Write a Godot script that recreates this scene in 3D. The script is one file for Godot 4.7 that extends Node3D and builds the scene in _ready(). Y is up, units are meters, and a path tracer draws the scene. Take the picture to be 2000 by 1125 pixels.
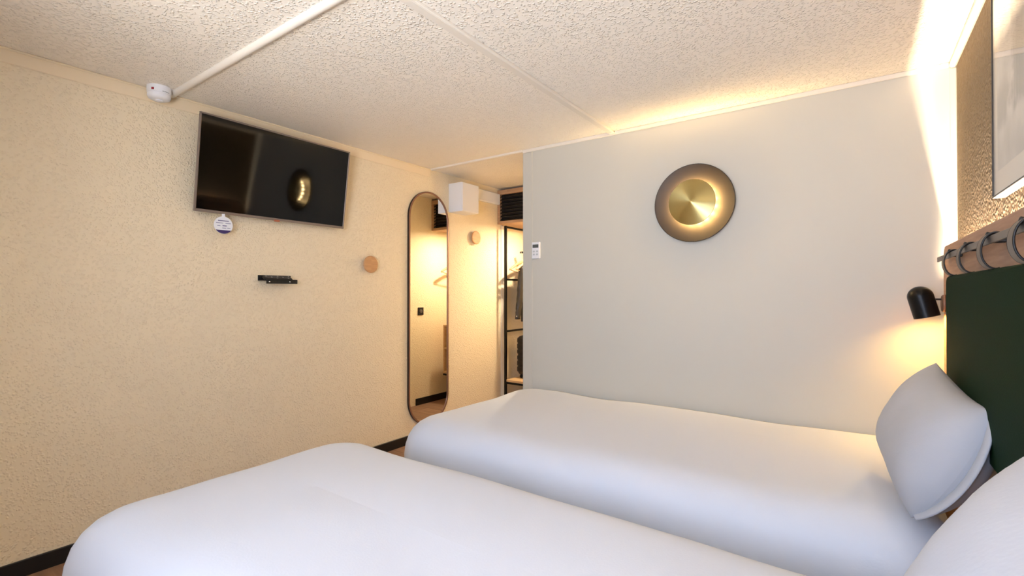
extends Node3D

# Room planes (metres): x runs along the beds, z along the television wall.
const XT := -2.98      # television wall
const XH := 0.38       # headboard wall
const ZP := -2.96      # smooth partition beside the far bed
const X2 := -2.008     # side wall of the wardrobe nook
const ZB := -4.45      # back wall of the nook
const ZW := 0.45       # window wall behind the camera
const HC := 2.30       # ceiling height

var M := {}
var taken := {}
var rng := RandomNumberGenerator.new()


# ---------------------------------------------------------------- mesh builder
class MB:
	var v := PackedVector3Array()
	var n := PackedVector3Array()
	var uv := PackedVector2Array()
	var idx := PackedInt32Array()
	var xf := Transform3D()

	func tri_out(a: int, b: int, c: int) -> void:
		idx.append(a); idx.append(b); idx.append(c)

	# flat polygon, fanned; seen from the side that out points to
	func poly(pts: Array, out: Vector3) -> void:
		var q := []
		for p in pts: q.append(xf * p)
		var nn: Vector3 = (q[1] - q[0]).cross(q[2] - q[0]).normalized()
		var o: Vector3 = (xf.basis * out)
		if nn.dot(o) < 0.0:
			q.reverse()
			nn = -nn
		var base := v.size()
		for p in q:
			v.append(p); n.append(nn); uv.append(Vector2(p.x + p.z, p.y))
		for i in range(1, q.size() - 1):
			tri_out(base, base + i + 1, base + i)

	# chamfered box from lo to hi
	func box(lo: Vector3, hi: Vector3, b := 0.003) -> void:
		var c := (lo + hi) * 0.5
		var h := (hi - lo) * 0.5
		b = minf(b, minf(h.x, minf(h.y, h.z)) * 0.9)
		var P := func(sx, sy, sz, ax) -> Vector3:
			var s := Vector3(sx, sy, sz)
			var r := Vector3(sx * (h.x - b), sy * (h.y - b), sz * (h.z - b))
			r[ax] = s[ax] * h[ax]
			return c + r
		for ax in 3:
			var a1 := (ax + 1) % 3
			var a2 := (ax + 2) % 3
			for s in [-1, 1]:
				var pts := []
				for k in [[-1, -1], [1, -1], [1, 1], [-1, 1]]:
					var sg := [0, 0, 0]
					sg[ax] = s; sg[a1] = k[0]; sg[a2] = k[1]
					pts.append(P.call(sg[0], sg[1], sg[2], ax))
				var o := Vector3.ZERO
				o[ax] = s
				poly(pts, o)
			if b <= 0.0: continue
			for s1 in [-1, 1]:
				for s2 in [-1, 1]:
					var A := [0, 0, 0]
					A[a1] = s1; A[a2] = s2
					A[ax] = -1
					var p0 = P.call(A[0], A[1], A[2], a1)
					var p1 = P.call(A[0], A[1], A[2], a2)
					A[ax] = 1
					var p2 = P.call(A[0], A[1], A[2], a2)
					var p3 = P.call(A[0], A[1], A[2], a1)
					poly([p0, p1, p2, p3], Vector3(0 if ax == 0 else A[0], 0 if ax == 1 else A[1], 0 if ax == 2 else A[2]))
		if b <= 0.0: return
		for sx in [-1, 1]:
			for sy in [-1, 1]:
				for sz in [-1, 1]:
					poly([P.call(sx, sy, sz, 0), P.call(sx, sy, sz, 1), P.call(sx, sy, sz, 2)], Vector3(sx, sy, sz))

	# smooth grid of rows; turned so that its normals point outwards
	func grid(rows: Array, wrap := false, keep := false) -> void:
		var R := rows.size()
		var C: int = rows[0].size()
		var base := v.size()
		var pts := PackedVector3Array()
		for r in rows:
			for p in r: pts.append(xf * p)
		var nn := PackedVector3Array()
		nn.resize(pts.size())
		var tris := PackedInt32Array()
		var mean := Vector3.ZERO
		for p in pts: mean += p
		mean /= pts.size()
		var sign_sum := 0.0
		for i in R - 1:
			for j in (C if wrap else C - 1):
				var a := i * C + j
				var b := i * C + (j + 1) % C
				var c := (i + 1) * C + (j + 1) % C
				var d := (i + 1) * C + j
				for t in [[a, b, c], [a, c, d]]:
					var fn: Vector3 = (pts[t[1]] - pts[t[0]]).cross(pts[t[2]] - pts[t[0]])
					if fn.length_squared() < 1e-16: continue
					sign_sum += fn.dot(pts[t[0]] - mean)
					for k in t: nn[k] += fn
					tris.append_array(PackedInt32Array(t))
		var flip := sign_sum < 0.0
		if keep: flip = false
		for i in pts.size():
			v.append(pts[i])
			var q := nn[i].normalized() if nn[i].length_squared() > 0.0 else Vector3.UP
			n.append(-q if flip else q)
			uv.append(Vector2(float(i % C) / maxf(1.0, C if wrap else C - 1), float(i / C) / maxf(1.0, R - 1)))
		for i in range(0, tris.size(), 3):
			if flip: tri_out(base + tris[i], base + tris[i + 1], base + tris[i + 2])
			else: tri_out(base + tris[i], base + tris[i + 2], base + tris[i + 1])

	# profile of (radius, height) turned about the local y axis; each profile is smooth in itself
	func lathe(profiles: Array, segs := 48) -> void:
		for pr in profiles:
			var rows := []
			for p in pr:
				var row := PackedVector3Array()
				for k in segs + 1:
					var a := TAU * k / segs
					row.append(Vector3(cos(a) * p.x, p.y, sin(a) * p.x))
				rows.append(row)
			grid(rows, false)

	# round tube through points
	func tube(path: Array, r: float, segs := 10, caps := true) -> void:
		var rows := []
		var N := path.size()
		var side := Vector3.ZERO
		for i in N:
			var d: Vector3 = (path[mini(i + 1, N - 1)] - path[maxi(i - 1, 0)]).normalized()
			if side == Vector3.ZERO: side = d.cross(Vector3.UP if absf(d.y) < 0.9 else Vector3.RIGHT).normalized()
			side = (side - d * side.dot(d)).normalized()
			var up := d.cross(side)
			var row := PackedVector3Array()
			for k in segs:
				var a := TAU * k / segs
				row.append(path[i] + (side * cos(a) + up * sin(a)) * r)
			rows.append(row)
		if caps:
			var first := PackedVector3Array(); var last := PackedVector3Array()
			for k in segs:
				first.append(path[0]); last.append(path[N - 1])
			rows.push_front(first); rows.append(last)
		grid(rows, true)

	func mesh() -> ArrayMesh:
		var a := []
		a.resize(Mesh.ARRAY_MAX)
		a[Mesh.ARRAY_VERTEX] = v; a[Mesh.ARRAY_NORMAL] = n; a[Mesh.ARRAY_TEX_UV] = uv; a[Mesh.ARRAY_INDEX] = idx
		var m := ArrayMesh.new()
		m.add_surface_from_arrays(Mesh.PRIMITIVE_TRIANGLES, a)
		return m


# ---------------------------------------------------------------- scene helpers
func numbered(s: String) -> String:
	var k: int = taken.get(s, 0)
	taken[s] = k + 1
	return s if k == 0 else "%s_%03d" % [s, k]


func tag(o: Node, label: String, category: String, group := "", kind := "") -> void:
	o.set_meta("label", label)
	if category: o.set_meta("category", category)
	if group: o.set_meta("group", group)
	if kind: o.set_meta("kind", kind)


func thing(called: String, label: String, category: String, at := Vector3.ZERO, group := "") -> Node3D:
	var o := Node3D.new()
	o.name = numbered(called)
	add_child(o, true)
	o.position = at
	tag(o, label, category, group)
	return o


func obj(called: String, mb: MB, mat: Material, parent: Node = null, label := "") -> MeshInstance3D:
	var o := MeshInstance3D.new()
	o.name = called if parent else numbered(called)
	o.mesh = mb.mesh()
	o.material_override = mat
	(parent if parent else self).add_child(o, true)
	if label: o.set_meta("label", label)
	return o


func struct(called: String, mb: MB, mat: Material, label: String) -> MeshInstance3D:
	var o := obj(called, mb, mat)
	tag(o, label, called.get_slice("_", 0), "", "structure")
	return o


func box1(lo: Vector3, hi: Vector3, b := 0.003) -> MB:
	var m := MB.new()
	m.box(lo, hi, b)
	return m


func mat(c: Color, rough := 0.7, metal := 0.0) -> StandardMaterial3D:
	var m := StandardMaterial3D.new()
	m.albedo_color = c
	m.roughness = rough
	m.metallic = metal
	return m


func rgb(r: float, g: float, b: float) -> Color:
	return Color(r / 255.0, g / 255.0, b / 255.0)


func noise_tex(sd: int, freq: float, size := 1024, kind := FastNoiseLite.TYPE_SIMPLEX_SMOOTH, oct := 3) -> NoiseTexture2D:
	var f := FastNoiseLite.new()
	f.seed = sd
	f.noise_type = kind
	f.frequency = freq
	f.fractal_octaves = oct
	var t := NoiseTexture2D.new()
	t.width = size; t.height = size
	t.seamless = true
	t.noise = f
	return t


func bump_tex(sd: int, size: int, count: int, r0: float, r1: float) -> ImageTexture:
	# tileable field of soft round blobs, as in sprayed orange-peel plaster
	var rg := RandomNumberGenerator.new()
	rg.seed = sd
	var hgt := PackedFloat32Array()
	hgt.resize(size * size)
	for i in count:
		var cx := rg.randf() * size
		var cy := rg.randf() * size
		var rx := rg.randf_range(r0, r1)
		var ry := rx * rg.randf_range(0.6, 1.0)
		var top := rg.randf_range(0.4, 1.0)
		var ang := rg.randf() * PI
		var ca := cos(ang)
		var sa := sin(ang)
		var R := int(ceil(rx))
		for dy in range(-R, R + 1):
			var row := posmod(int(cy) + dy, size) * size
			for dx in range(-R, R + 1):
				var u := (dx * ca + dy * sa) / rx
				var w := (dy * ca - dx * sa) / ry
				var d := u * u + w * w
				if d < 1.0:
					var at := row + posmod(int(cx) + dx, size)
					var hh := (1.0 - d) * (1.0 - d) * top
					hgt[at] = maxf(hgt[at], hh) + 0.25 * minf(hgt[at], hh)
	return ImageTexture.create_from_image(Image.create_from_data(size, size, false, Image.FORMAT_RF, hgt.to_byte_array()))


func relief(m: StandardMaterial3D, t: Texture2D, cm: float, scale: float) -> StandardMaterial3D:
	m.heightmap_enabled = true
	m.heightmap_texture = t
	m.heightmap_scale = cm
	m.uv1_triplanar = true
	m.uv1_world_triplanar = true
	m.uv1_scale = Vector3.ONE * scale
	return m


func omni(at: Vector3, c: Color, e: float, size: float, parent: Node = null) -> OmniLight3D:
	var l := OmniLight3D.new()
	l.name = "lamp_light"
	l.light_color = c
	l.light_energy = e
	l.light_size = size
	l.omni_range = 12.0
	l.omni_attenuation = 2.0
	l.shadow_enabled = true
	(parent if parent else self).add_child(l, true)
	l.position = at
	return l


func area(at: Vector3, towards: Vector3, up: Vector3, size: Vector2, c: Color, e: float, parent: Node = null) -> AreaLight3D:
	var l := AreaLight3D.new()
	l.name = "panel_light"
	l.light_color = c
	l.light_energy = e
	l.area_size = size
	l.area_normalize_energy = true
	l.area_range = 12.0
	l.shadow_enabled = true
	(parent if parent else self).add_child(l, true)
	l.transform = Transform3D(Basis.looking_at(towards, up), at)
	return l


# ---------------------------------------------------------------- the scene
func _ready() -> void:
	rng.seed = 7
	var cam := Camera3D.new()
	cam.name = "camera"
	add_child(cam)
	cam.position = Vector3(0, 1.25, 0)
	cam.rotation = Vector3(atan(6.5 / 940.0), deg_to_rad(35.5), 0)
	cam.fov = rad_to_deg(2.0 * atan(562.5 / 940.0))
	cam.near = 0.02
	cam.current = true

	var we := WorldEnvironment.new()
	we.name = "environment"
	var e := Environment.new()
	e.background_mode = Environment.BG_SKY
	var sky := Sky.new()
	var sm := ProceduralSkyMaterial.new()
	sm.sky_top_color = rgb(150, 185, 235)
	sm.sky_horizon_color = rgb(215, 228, 245)
	sm.ground_bottom_color = rgb(120, 120, 115)
	sm.ground_horizon_color = rgb(190, 195, 200)
	sky.sky_material = sm
	e.sky = sky
	e.background_energy_multiplier = 1.0
	e.tonemap_mode = Environment.TONE_MAPPER_LINEAR
	e.tonemap_exposure = 1.74
	e.sdfgi_enabled = true
	e.ssao_enabled = true
	e.ssil_enabled = true
	we.environment = e
	add_child(we)

	# daylight through the window behind the camera
	area(Vector3(-0.4, 1.5, ZW + 0.42), Vector3(0, 0, -1), Vector3.UP, Vector2(1.3, 1.3), rgb(186, 212, 255), 5.2)

	# sunlit ground outside throws light up through the window onto the ceiling
	area(Vector3(-0.25, 0.75, ZW + 0.95), Vector3(-0.3, 0.8, -1), Vector3.UP, Vector2(0.9, 0.6), rgb(250, 240, 226), 8.8)

	materials()
	shell()
	beds()
	headboard()
	television()
	mirror_and_nook()
	wall_things()


func materials() -> void:
	var peel := bump_tex(3, 1024, 5000, 4.5, 10.5)
	var grain := bump_tex(4, 1024, 4600, 4.0, 9.5)
	var rough := bump_tex(9, 1024, 4200, 7.0, 15.0)
	var fine := noise_tex(5, 0.12, 512, FastNoiseLite.TYPE_SIMPLEX_SMOOTH, 3)
	M.cream = relief(mat(rgb(245, 228, 194), 0.75), peel, 0.26, 1.25)
	M.ceil = relief(mat(rgb(248, 240, 226), 0.5), grain, 0.45, 1.25)
	M.smooth = mat(rgb(205, 202, 190), 0.6)
	M.trim = mat(rgb(236, 228, 214), 0.45)
	M.trimcream = mat(rgb(246, 226, 190), 0.5)
	M.tan = relief(mat(rgb(128, 109, 82), 0.85), rough, 0.7, 1.3)
	M.white = mat(rgb(240, 240, 242), 0.45)
	M.cotton = relief(mat(rgb(216, 220, 227), 0.95), fine, 0.02, 2.0)
	M.pillow = relief(mat(rgb(184, 186, 191), 0.95), fine, 0.02, 2.0)
	M.cotton.rim_enabled = true; M.cotton.rim = 0.2
	M.black = mat(rgb(18, 17, 17), 0.45)
	M.blackmetal = mat(rgb(22, 21, 20), 0.35, 0.6)
	M.louvre = mat(rgb(20, 17, 15), 0.6)
	M.bronze = mat(rgb(150, 112, 90), 0.4, 0.45)
	M.green = relief(mat(rgb(20, 40, 21), 0.65), fine, 0.02, 3.0)
	M.green.metallic_specular = 0.12
	M.gun = mat(rgb(110, 102, 96), 0.4, 0.6)
	M.strap = mat(rgb(112, 102, 92), 0.55)
	M.strapedge = mat(rgb(18, 16, 15), 0.5)
	M.plate = mat(rgb(32, 27, 25), 0.45, 0.4)
	M.gold = mat(rgb(186, 166, 108), 0.32, 1.0)
	M.gold.anisotropy_enabled = true; M.gold.anisotropy = -0.93
	M.mirror = mat(rgb(235, 235, 232), 0.0, 1.0)
	M.screen = mat(rgb(2, 2, 2), 0.05)
	M.screen.metallic_specular = 0.42
	M.tvframe = mat(rgb(140, 127, 117), 0.45, 0.5)
	M.leather = mat(rgb(34, 30, 28), 0.35)
	M.chrome = mat(rgb(220, 220, 220), 0.15, 1.0)
	M.glass = mat(Color(1, 1, 1, 0.06), 0.02)
	M.glass.transparency = BaseMaterial3D.TRANSPARENCY_ALPHA
	M.oak = wood_mat(11, rgb(196, 160, 124), rgb(160, 122, 90))
	M.oaklight = wood_mat(12, rgb(222, 186, 138), rgb(196, 156, 108))
	M.walnut = wood_mat(13, rgb(184, 146, 118), rgb(150, 112, 88))
	M.beech = wood_mat(14, rgb(214, 166, 116), rgb(192, 142, 94))
	M.plank = []
	for k in 4:
		M.plank.append(wood_mat(20 + k, [rgb(160, 124, 98), rgb(150, 116, 92), rgb(166, 130, 104), rgb(154, 118, 92)][k], rgb(122, 92, 72)))


func wood_mat(sd: int, a: Color, b: Color) -> StandardMaterial3D:
	var f := FastNoiseLite.new()
	f.seed = sd
	f.frequency = 0.01
	var im := Image.create(256, 256, false, Image.FORMAT_RGB8)
	for y in 256:
		for x in 256:
			var g := f.get_noise_2d(x * 0.35, y * 7.0) * 0.5 + f.get_noise_2d(x * 1.2 + 400, y * 26.0) * 0.35 + 0.5
			im.set_pixel(x, y, b.lerp(a, clampf(g + 0.1, 0, 1)))
	var m := StandardMaterial3D.new()
	m.albedo_texture = ImageTexture.create_from_image(im)
	m.roughness = 0.55
	m.uv1_triplanar = true
	m.uv1_scale = Vector3(1.4, 1.4, 1.4)
	return m


func shell() -> void:
	# floor: a slab with laminate planks laid on it
	var fl := struct("floor", box1(Vector3(XT - 0.12, -0.12, ZB - 0.12), Vector3(XH + 0.12, -0.012, ZW + 0.12), 0.0), M.black, "dark brown laminate plank floor under the two beds")
	var z := ZB
	var row := 0
	while z < ZW:
		var x := XT - (row % 3) * 0.4
		while x < XH:
			var x0 := maxf(x, XT)
			var x1 := minf(x + 1.2, XH)
			if x1 - x0 > 0.02 and not (z + 0.1 < ZP and x0 > X2):
				obj("plank", box1(Vector3(x0 + 0.0008, -0.012, z + 0.0008), Vector3(minf(x1, X2 if z + 0.19 < ZP else XH) - 0.0008, 0.0, minf(z + 0.19, ZW) - 0.0008), 0.0015), M.plank[rng.randi() % 4], fl)
			x += 1.2
		z += 0.19
		row += 1
	struct("ceiling", box1(Vector3(XT - 0.12, HC, ZB - 0.12), Vector3(XH + 0.12, HC + 0.12, ZW + 0.12), 0.0), M.ceil, "white ceiling of textured orange-peel panels")
	struct("wall_left", box1(Vector3(XT - 0.12, 0, ZB - 0.12), Vector3(XT, HC, ZW + 0.12), 0.0), M.cream, "cream textured wall that carries the television and mirror")
	struct("wall_right", box1(Vector3(XH, 0, ZP - 0.1), Vector3(XH + 0.12, HC, ZW + 0.12), 0.0), M.tan, "rough sand-brown plaster wall behind the headboard")
	struct("wall_back", box1(Vector3(X2, 0, ZP - 0.1), Vector3(XH, HC, ZP), 0.0), M.smooth, "smooth off-white partition wall beside the far bed")
	struct("wall_nook_side", box1(Vector3(X2, 0, ZB - 0.12), Vector3(X2 + 0.1, HC, ZP - 0.1), 0.0), M.cream, "cream nook side wall seen in the mirror with a black switch")
	struct("wall_nook_back", box1(Vector3(XT, 0, ZB - 0.12), Vector3(X2, HC, ZB), 0.0), M.cream, "cream wall at the back of the wardrobe nook")
	var ww := MB.new()
	var w0 := -1.3
	var w1 := 0.1
	var zo := ZW + 0.36
	ww.box(Vector3(XT, 0, ZW), Vector3(XH, 0.9, zo), 0.0)
	ww.box(Vector3(XT, 2.1, ZW), Vector3(XH, HC, zo), 0.0)
	ww.box(Vector3(XT, 0.9, ZW), Vector3(w0, 2.1, zo), 0.0)
	ww.box(Vector3(w1, 0.9, ZW), Vector3(XH, 2.1, zo), 0.0)
	struct("wall_front", ww, M.cream, "cream window wall behind the camera")
	var wf := MB.new()
	wf.box(Vector3(w0, 0.9, zo - 0.09), Vector3(w0 + 0.05, 2.1, zo - 0.03))
	wf.box(Vector3(w1 - 0.05, 0.9, zo - 0.09), Vector3(w1, 2.1, zo - 0.03))
	wf.box(Vector3(w0 + 0.05, 0.9, zo - 0.09), Vector3(w1 - 0.05, 0.95, zo - 0.03))
	wf.box(Vector3(w0 + 0.05, 2.05, zo - 0.09), Vector3(w1 - 0.05, 2.1, zo - 0.03))
	wf.box(Vector3(-0.625, 0.95, zo - 0.09), Vector3(-0.575, 2.05, zo - 0.03))
	var win := struct("window_1", wf, M.white, "white framed window behind the camera")
	obj("pane", box1(Vector3(w0 + 0.05, 0.95, zo - 0.063), Vector3(-0.625, 2.05, zo - 0.057), 0.0), M.glass, win)
	obj("pane", box1(Vector3(-0.575, 0.95, zo - 0.063), Vector3(w1 - 0.05, 2.05, zo - 0.057), 0.0), M.glass, win)

	struct("baseboard_left", box1(Vector3(XT, 0, ZB), Vector3(XT + 0.012, 0.073, ZW), 0.002), M.black, "black baseboard along the television wall")
	struct("baseboard_nook", box1(Vector3(X2 - 0.012, 0, ZB), Vector3(X2, 0.073, -3.678), 0.002), M.black, "black baseboard on the nook side wall, seen in the mirror")
	struct("baseboard_back", box1(Vector3(X2 + 0.09, 0, ZP), Vector3(XH, 0.073, ZP + 0.012), 0.002), M.black, "black baseboard along the smooth partition")
	struct("baseboard_front", box1(Vector3(XT + 0.012, 0, ZW - 0.012), Vector3(XH, 0.073, ZW), 0.002), M.black, "black baseboard along the window wall")

	# flat cover board between the television wall and the ceiling
	var cb := MB.new()
	cb.box(Vector3(XT, HC - 0.066, ZP), Vector3(XT + 0.008, HC, ZW), 0.003)
	cb.box(Vector3(XT + 0.008, HC - 0.010, ZP), Vector3(XT + 0.018, HC, ZW), 0.004)
	struct("trim_1", cb, M.trimcream, "cream cover board along the top of the television wall")
	# joint covers on the ceiling
	struct("trim_2", strip_x(XT + 0.02, XH - 0.03, -1.03, 0.036, 0.020), M.trim, "ceiling joint strip ending at the smoke detector")
	struct("trim_3", strip_z(ZP + 0.012, ZW, -1.30, 0.046, 0.013), M.trim, "ceiling joint strip running from the camera to the partition")
	struct("trim_4", strip_x(XT + 0.02, X2, ZP - 0.005, 0.036, 0.014), M.trim, "ceiling joint strip over the opening of the nook")
	# thin trims along the partition and the headboard wall
	var pt := MB.new()
	pt.box(Vector3(X2, HC - 0.024, ZP), Vector3(XH - 0.026, HC, ZP + 0.010), 0.003)
	struct("trim_5", pt, M.trim, "thin white trim between the ceiling and the partition")
	var ht := MB.new()
	ht.box(Vector3(XH - 0.026, HC - 0.028, ZP), Vector3(XH, HC, ZW), 0.008)
	struct("trim_6", ht, M.trim, "white trim between the ceiling and the brown headboard wall")
	var ct := MB.new()
	ct.box(Vector3(XH - 0.024, 0.08, ZP), Vector3(XH, HC - 0.028, ZP + 0.006), 0.003)
	struct("trim_7", ct, M.smooth, "white corner trim between the partition and the headboard wall")
	var ep := MB.new()
	ep.box(Vector3(X2 - 0.003, 0, ZP - 0.04), Vector3(X2 + 0.078, HC - 0.024, ZP + 0.003), 0.003)
	ep.box(Vector3(X2 + 0.078, 0, ZP), Vector3(X2 + 0.083, HC - 0.024, ZP + 0.006), 0.002)
	struct("trim_8", ep, M.smooth, "pale corner profile at the free edge of the partition")


func strip_x(x0: float, x1: float, zc: float, w: float, d: float) -> MB:
	# half-round cover strip
	var m := MB.new()
	var rows := []
	for x in [x0, x1]:
		var row := PackedVector3Array()
		for k in 13:
			var a := PI * k / 12.0
			row.append(Vector3(x, HC - sin(a) * d, zc + cos(a) * w / 2))
		rows.append(row)
	m.grid(rows)
	m.poly(Array(rows[0]), Vector3(-1, 0, 0))
	m.poly(Array(rows[1]), Vector3(1, 0, 0))
	return m


func strip_z(z0: float, z1: float, xc: float, w: float, d: float) -> MB:
	var m := MB.new()
	m.box(Vector3(xc - w / 2, HC - d, z0), Vector3(xc + w / 2, HC, z1), 0.003)
	m.box(Vector3(xc + w * 0.18, HC - d - 0.003, z0), Vector3(xc + w * 0.4, HC - d + 0.001, z1), 0.0015)
	m.box(Vector3(xc - w * 0.3, HC - d - 0.006, z0 - 0.012), Vector3(xc + w * 0.5, HC - 0.001, z0 + 0.02), 0.003)
	return m


# ---------------------------------------------------------------- beds and pillows
func cover_mesh(x0: float, x1: float, z0: float, z1: float, top: float, f0: float, sd: int) -> MB:
	# rings of a rounded rectangle: [inset, height below the top]
	var prof := [[0.0, 0.44], [0.004, 0.36], [0.0, 0.28], [0.0, 0.21], [0.006, 0.155], [0.018, 0.112], [0.037, 0.076], [0.062, 0.048], [0.094, 0.027], [0.132, 0.013], [0.175, 0.005], [0.23, 0.001], [0.32, 0.0], [0.42, -0.002], [0.5, -0.003]]
	var nz := FastNoiseLite.new()
	nz.seed = sd
	nz.frequency = 1.1
	nz.fractal_octaves = 2
	var rows := []
	for p in prof:
		var i: float = p[0]
		var xa := x0 + i
		var xb := x1 - i * 0.5
		var za := z0 + i * f0
		var zb := z1 - i
		var rc := maxf(0.17 - i * 0.45, 0.04)
		var row := PackedVector3Array()
		var cs := [Vector2(xb - rc, zb - rc), Vector2(xa + rc, zb - rc), Vector2(xa + rc, za + rc), Vector2(xb - rc, za + rc)]
		for c in 4:
			var A: Vector2 = cs[c]
			for k in 13:
				var a := PI / 2 * c + PI / 2 * k / 12.0
				row.append(Vector3(A.x + cos(a) * rc, 0, A.y + sin(a) * rc))
			var B: Vector2 = cs[(c + 1) % 4]
			var a1 := PI / 2 * (c + 1)
			var d := Vector2(cos(a1), sin(a1)) * rc
			for k in range(1, 30):
				var q := (A + d).lerp(B + d, k / 30.0)
				row.append(Vector3(q.x, 0, q.y))
		for k in row.size():
			var q := row[k]
			var w := nz.get_noise_2d(q.x, q.z)
			var w2 := nz.get_noise_2d(q.x * 2.1 + 40, q.z * 2.1)
			var drape := clampf(p[1] / 0.3, 0, 1)
			q.y = top - p[1] + w * 0.014 * (1.0 - drape)
			q.x += w2 * 0.012 * drape * (1.0 if q.x < 0 else 0.0)
			q.z += w2 * 0.012 * drape * (1.0 if q.z > z0 + 0.2 else 0.0)
			row[k] = q
		rows.append(row)
	var mid := PackedVector3Array()
	for k in rows[0].size():
		var q: Vector3 = rows[rows.size() - 1][k]
		mid.append(Vector3(clampf(q.x, x0 + 0.56, x1 - 0.56), top + 0.003, (za_mid(z0, z1, f0))))
	rows.append(mid)
	var m := MB.new()
	m.grid(rows, true)
	return m


func za_mid(z0: float, z1: float, f0: float) -> float:
	return (z0 + 0.55 * f0 + z1 - 0.55) * 0.5


func bed(label: String, z0: float, z1: float, x0: float, top: float, f0: float, sd: int) -> void:
	var t := thing("bed", label, "bed", Vector3((x0 + 0.27) / 2, 0, (z0 + z1) / 2), "twin beds")
	var o := t.position
	var c := obj("bed_cover", cover_mesh(x0, 0.272, z0, z1, top, f0, sd), M.cotton, t)
	c.position = -o
	var b := obj("bed_base", box1(Vector3(x0 + 0.16, 0.12, z0 + 0.1), Vector3(0.24, 0.30, z1 - 0.14), 0.01), M.black, t)
	b.position = -o
	for lx in [x0 + 0.2, 0.18]:
		for lz in [z0 + 0.15, z1 - 0.19]:
			var l := obj("leg", box1(Vector3(lx - 0.02, 0, lz - 0.02), Vector3(lx + 0.02, 0.12, lz + 0.02), 0.004), M.black, t)
			l.position = -o


func pillow(label: String, at: Vector3, ud: Vector3, vd: Vector3, w: float, h: float, th: float, sd: int) -> Node3D:
	var t := thing("pillow", label, "pillow", at, "white bed pillows")
	var u := ud.normalized()
	var nn := u.cross(vd).normalized()      # towards the back
	var vv := nn.cross(u).normalized()
	t.transform = Transform3D(Basis(u, vv, nn), at)
	var nz := FastNoiseLite.new()
	nz.seed = sd
	nz.frequency = 2.2
	var m := MB.new()
	var N := 44
	var K := 32
	for s in [-1.0, 1.0]:
		var rows := []
		for i in N + 1:
			var a := -1.0 + 2.0 * i / N
			a = sin(a * PI / 2)
			var row := PackedVector3Array()
			for j in K + 1:
				var b := -1.0 + 2.0 * j / K
				b = sin(b * PI / 2)
				var px := w / 2 * a * (1.0 - (0.09 if a < 0.0 else -0.17) * (1.0 - b * b) - (0.06 * b * b * b * b if a > 0.0 else 0.0))
				var py := h / 2 * b * (1.0 - 0.10 * (1.0 - a * a))
				var fat := pow(maxf((1.0 - pow(absf(a), 2.6 if a < 0.0 else 4.2)) * (1.0 - pow(absf(b), 2.6)), 0.0), 0.52)
				var q := Vector3(px, py, s * (th / 2 * fat + nz.get_noise_3d(px * 1.2, py * 1.2, s * 3.0) * 0.010 * fat))
				q.z += 0.03 * (b * b) * 0.0
				row.append(q)
			rows.append(row)
		# each half turned the right way
		var half := MB.new()
		half.grid(rows, false, true)
		var flip: bool = half.n[(N / 2) * (K + 1) + K / 2].z * s < 0
		var base := m.v.size()
		m.v.append_array(half.v); m.uv.append_array(half.uv)
		for q in half.n: m.n.append(-q if flip else q)
		for k in range(0, half.idx.size(), 3):
			m.idx.append(base + half.idx[k])
			m.idx.append(base + half.idx[k + (2 if flip else 1)])
			m.idx.append(base + half.idx[k + (1 if flip else 2)])
	obj("pillow_body", m, M.pillow, t)
	# open hem of the pillowcase: a soft lip standing out past the near end
	var lip := MB.new()
	var rows2 := []
	for j in 25:
		var b := -1.0 + 2.0 * j / 24
		var row := PackedVector3Array()
		var bow := (1.0 - b * b)
		var py := h / 2 * b * 0.9
		var x1 := w / 2 * (1.0 + 0.17 * bow - 0.06 * b * b * b * b)
		for k in [[0.03, -0.006], [0.0, 0.004], [-0.016, 0.004], [-0.026, 0.001], [-0.030, -0.003]]:
			row.append(Vector3(x1 - k[0], py * (1.0 - k[0] * 1.6), k[1] - 0.016 * bow))
		for k in [[-0.026, -0.007], [-0.016, -0.008], [0.0, -0.010], [0.03, -0.014]]:
			row.append(Vector3(x1 - k[0], py * (1.0 - k[0] * 1.6), k[1] - 0.016 * bow))
		rows2.append(row)
	lip.grid(rows2, true)
	obj("pillowcase_hem", lip, M.pillow, t)
	return t


func beds() -> void:
	bed("single bed with white cover standing against the smooth partition", ZP + 0.012, -1.79, -2.10, 0.555, 0.22, 4)
	bed("single bed with white cover in the foreground, nearest the camera", -1.53, -0.40, -2.12, 0.555, 0.9, 8)
	pillow("white pillow on the far bed, propped beneath the black reading lamp", Vector3(0.187, 0.790, -2.08), Vector3(0.05, -0.05, 0.57), Vector3(0.165, 0.31, 0.1), 0.61, 0.375, 0.20, 3)
	pillow("white pillow on the near bed, cut by the photo's right edge", Vector3(0.186, 0.805, -0.79), Vector3(0.05, -0.05, 0.57), Vector3(0.165, 0.31, 0.1), 0.63, 0.43, 0.23, 6)


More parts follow.
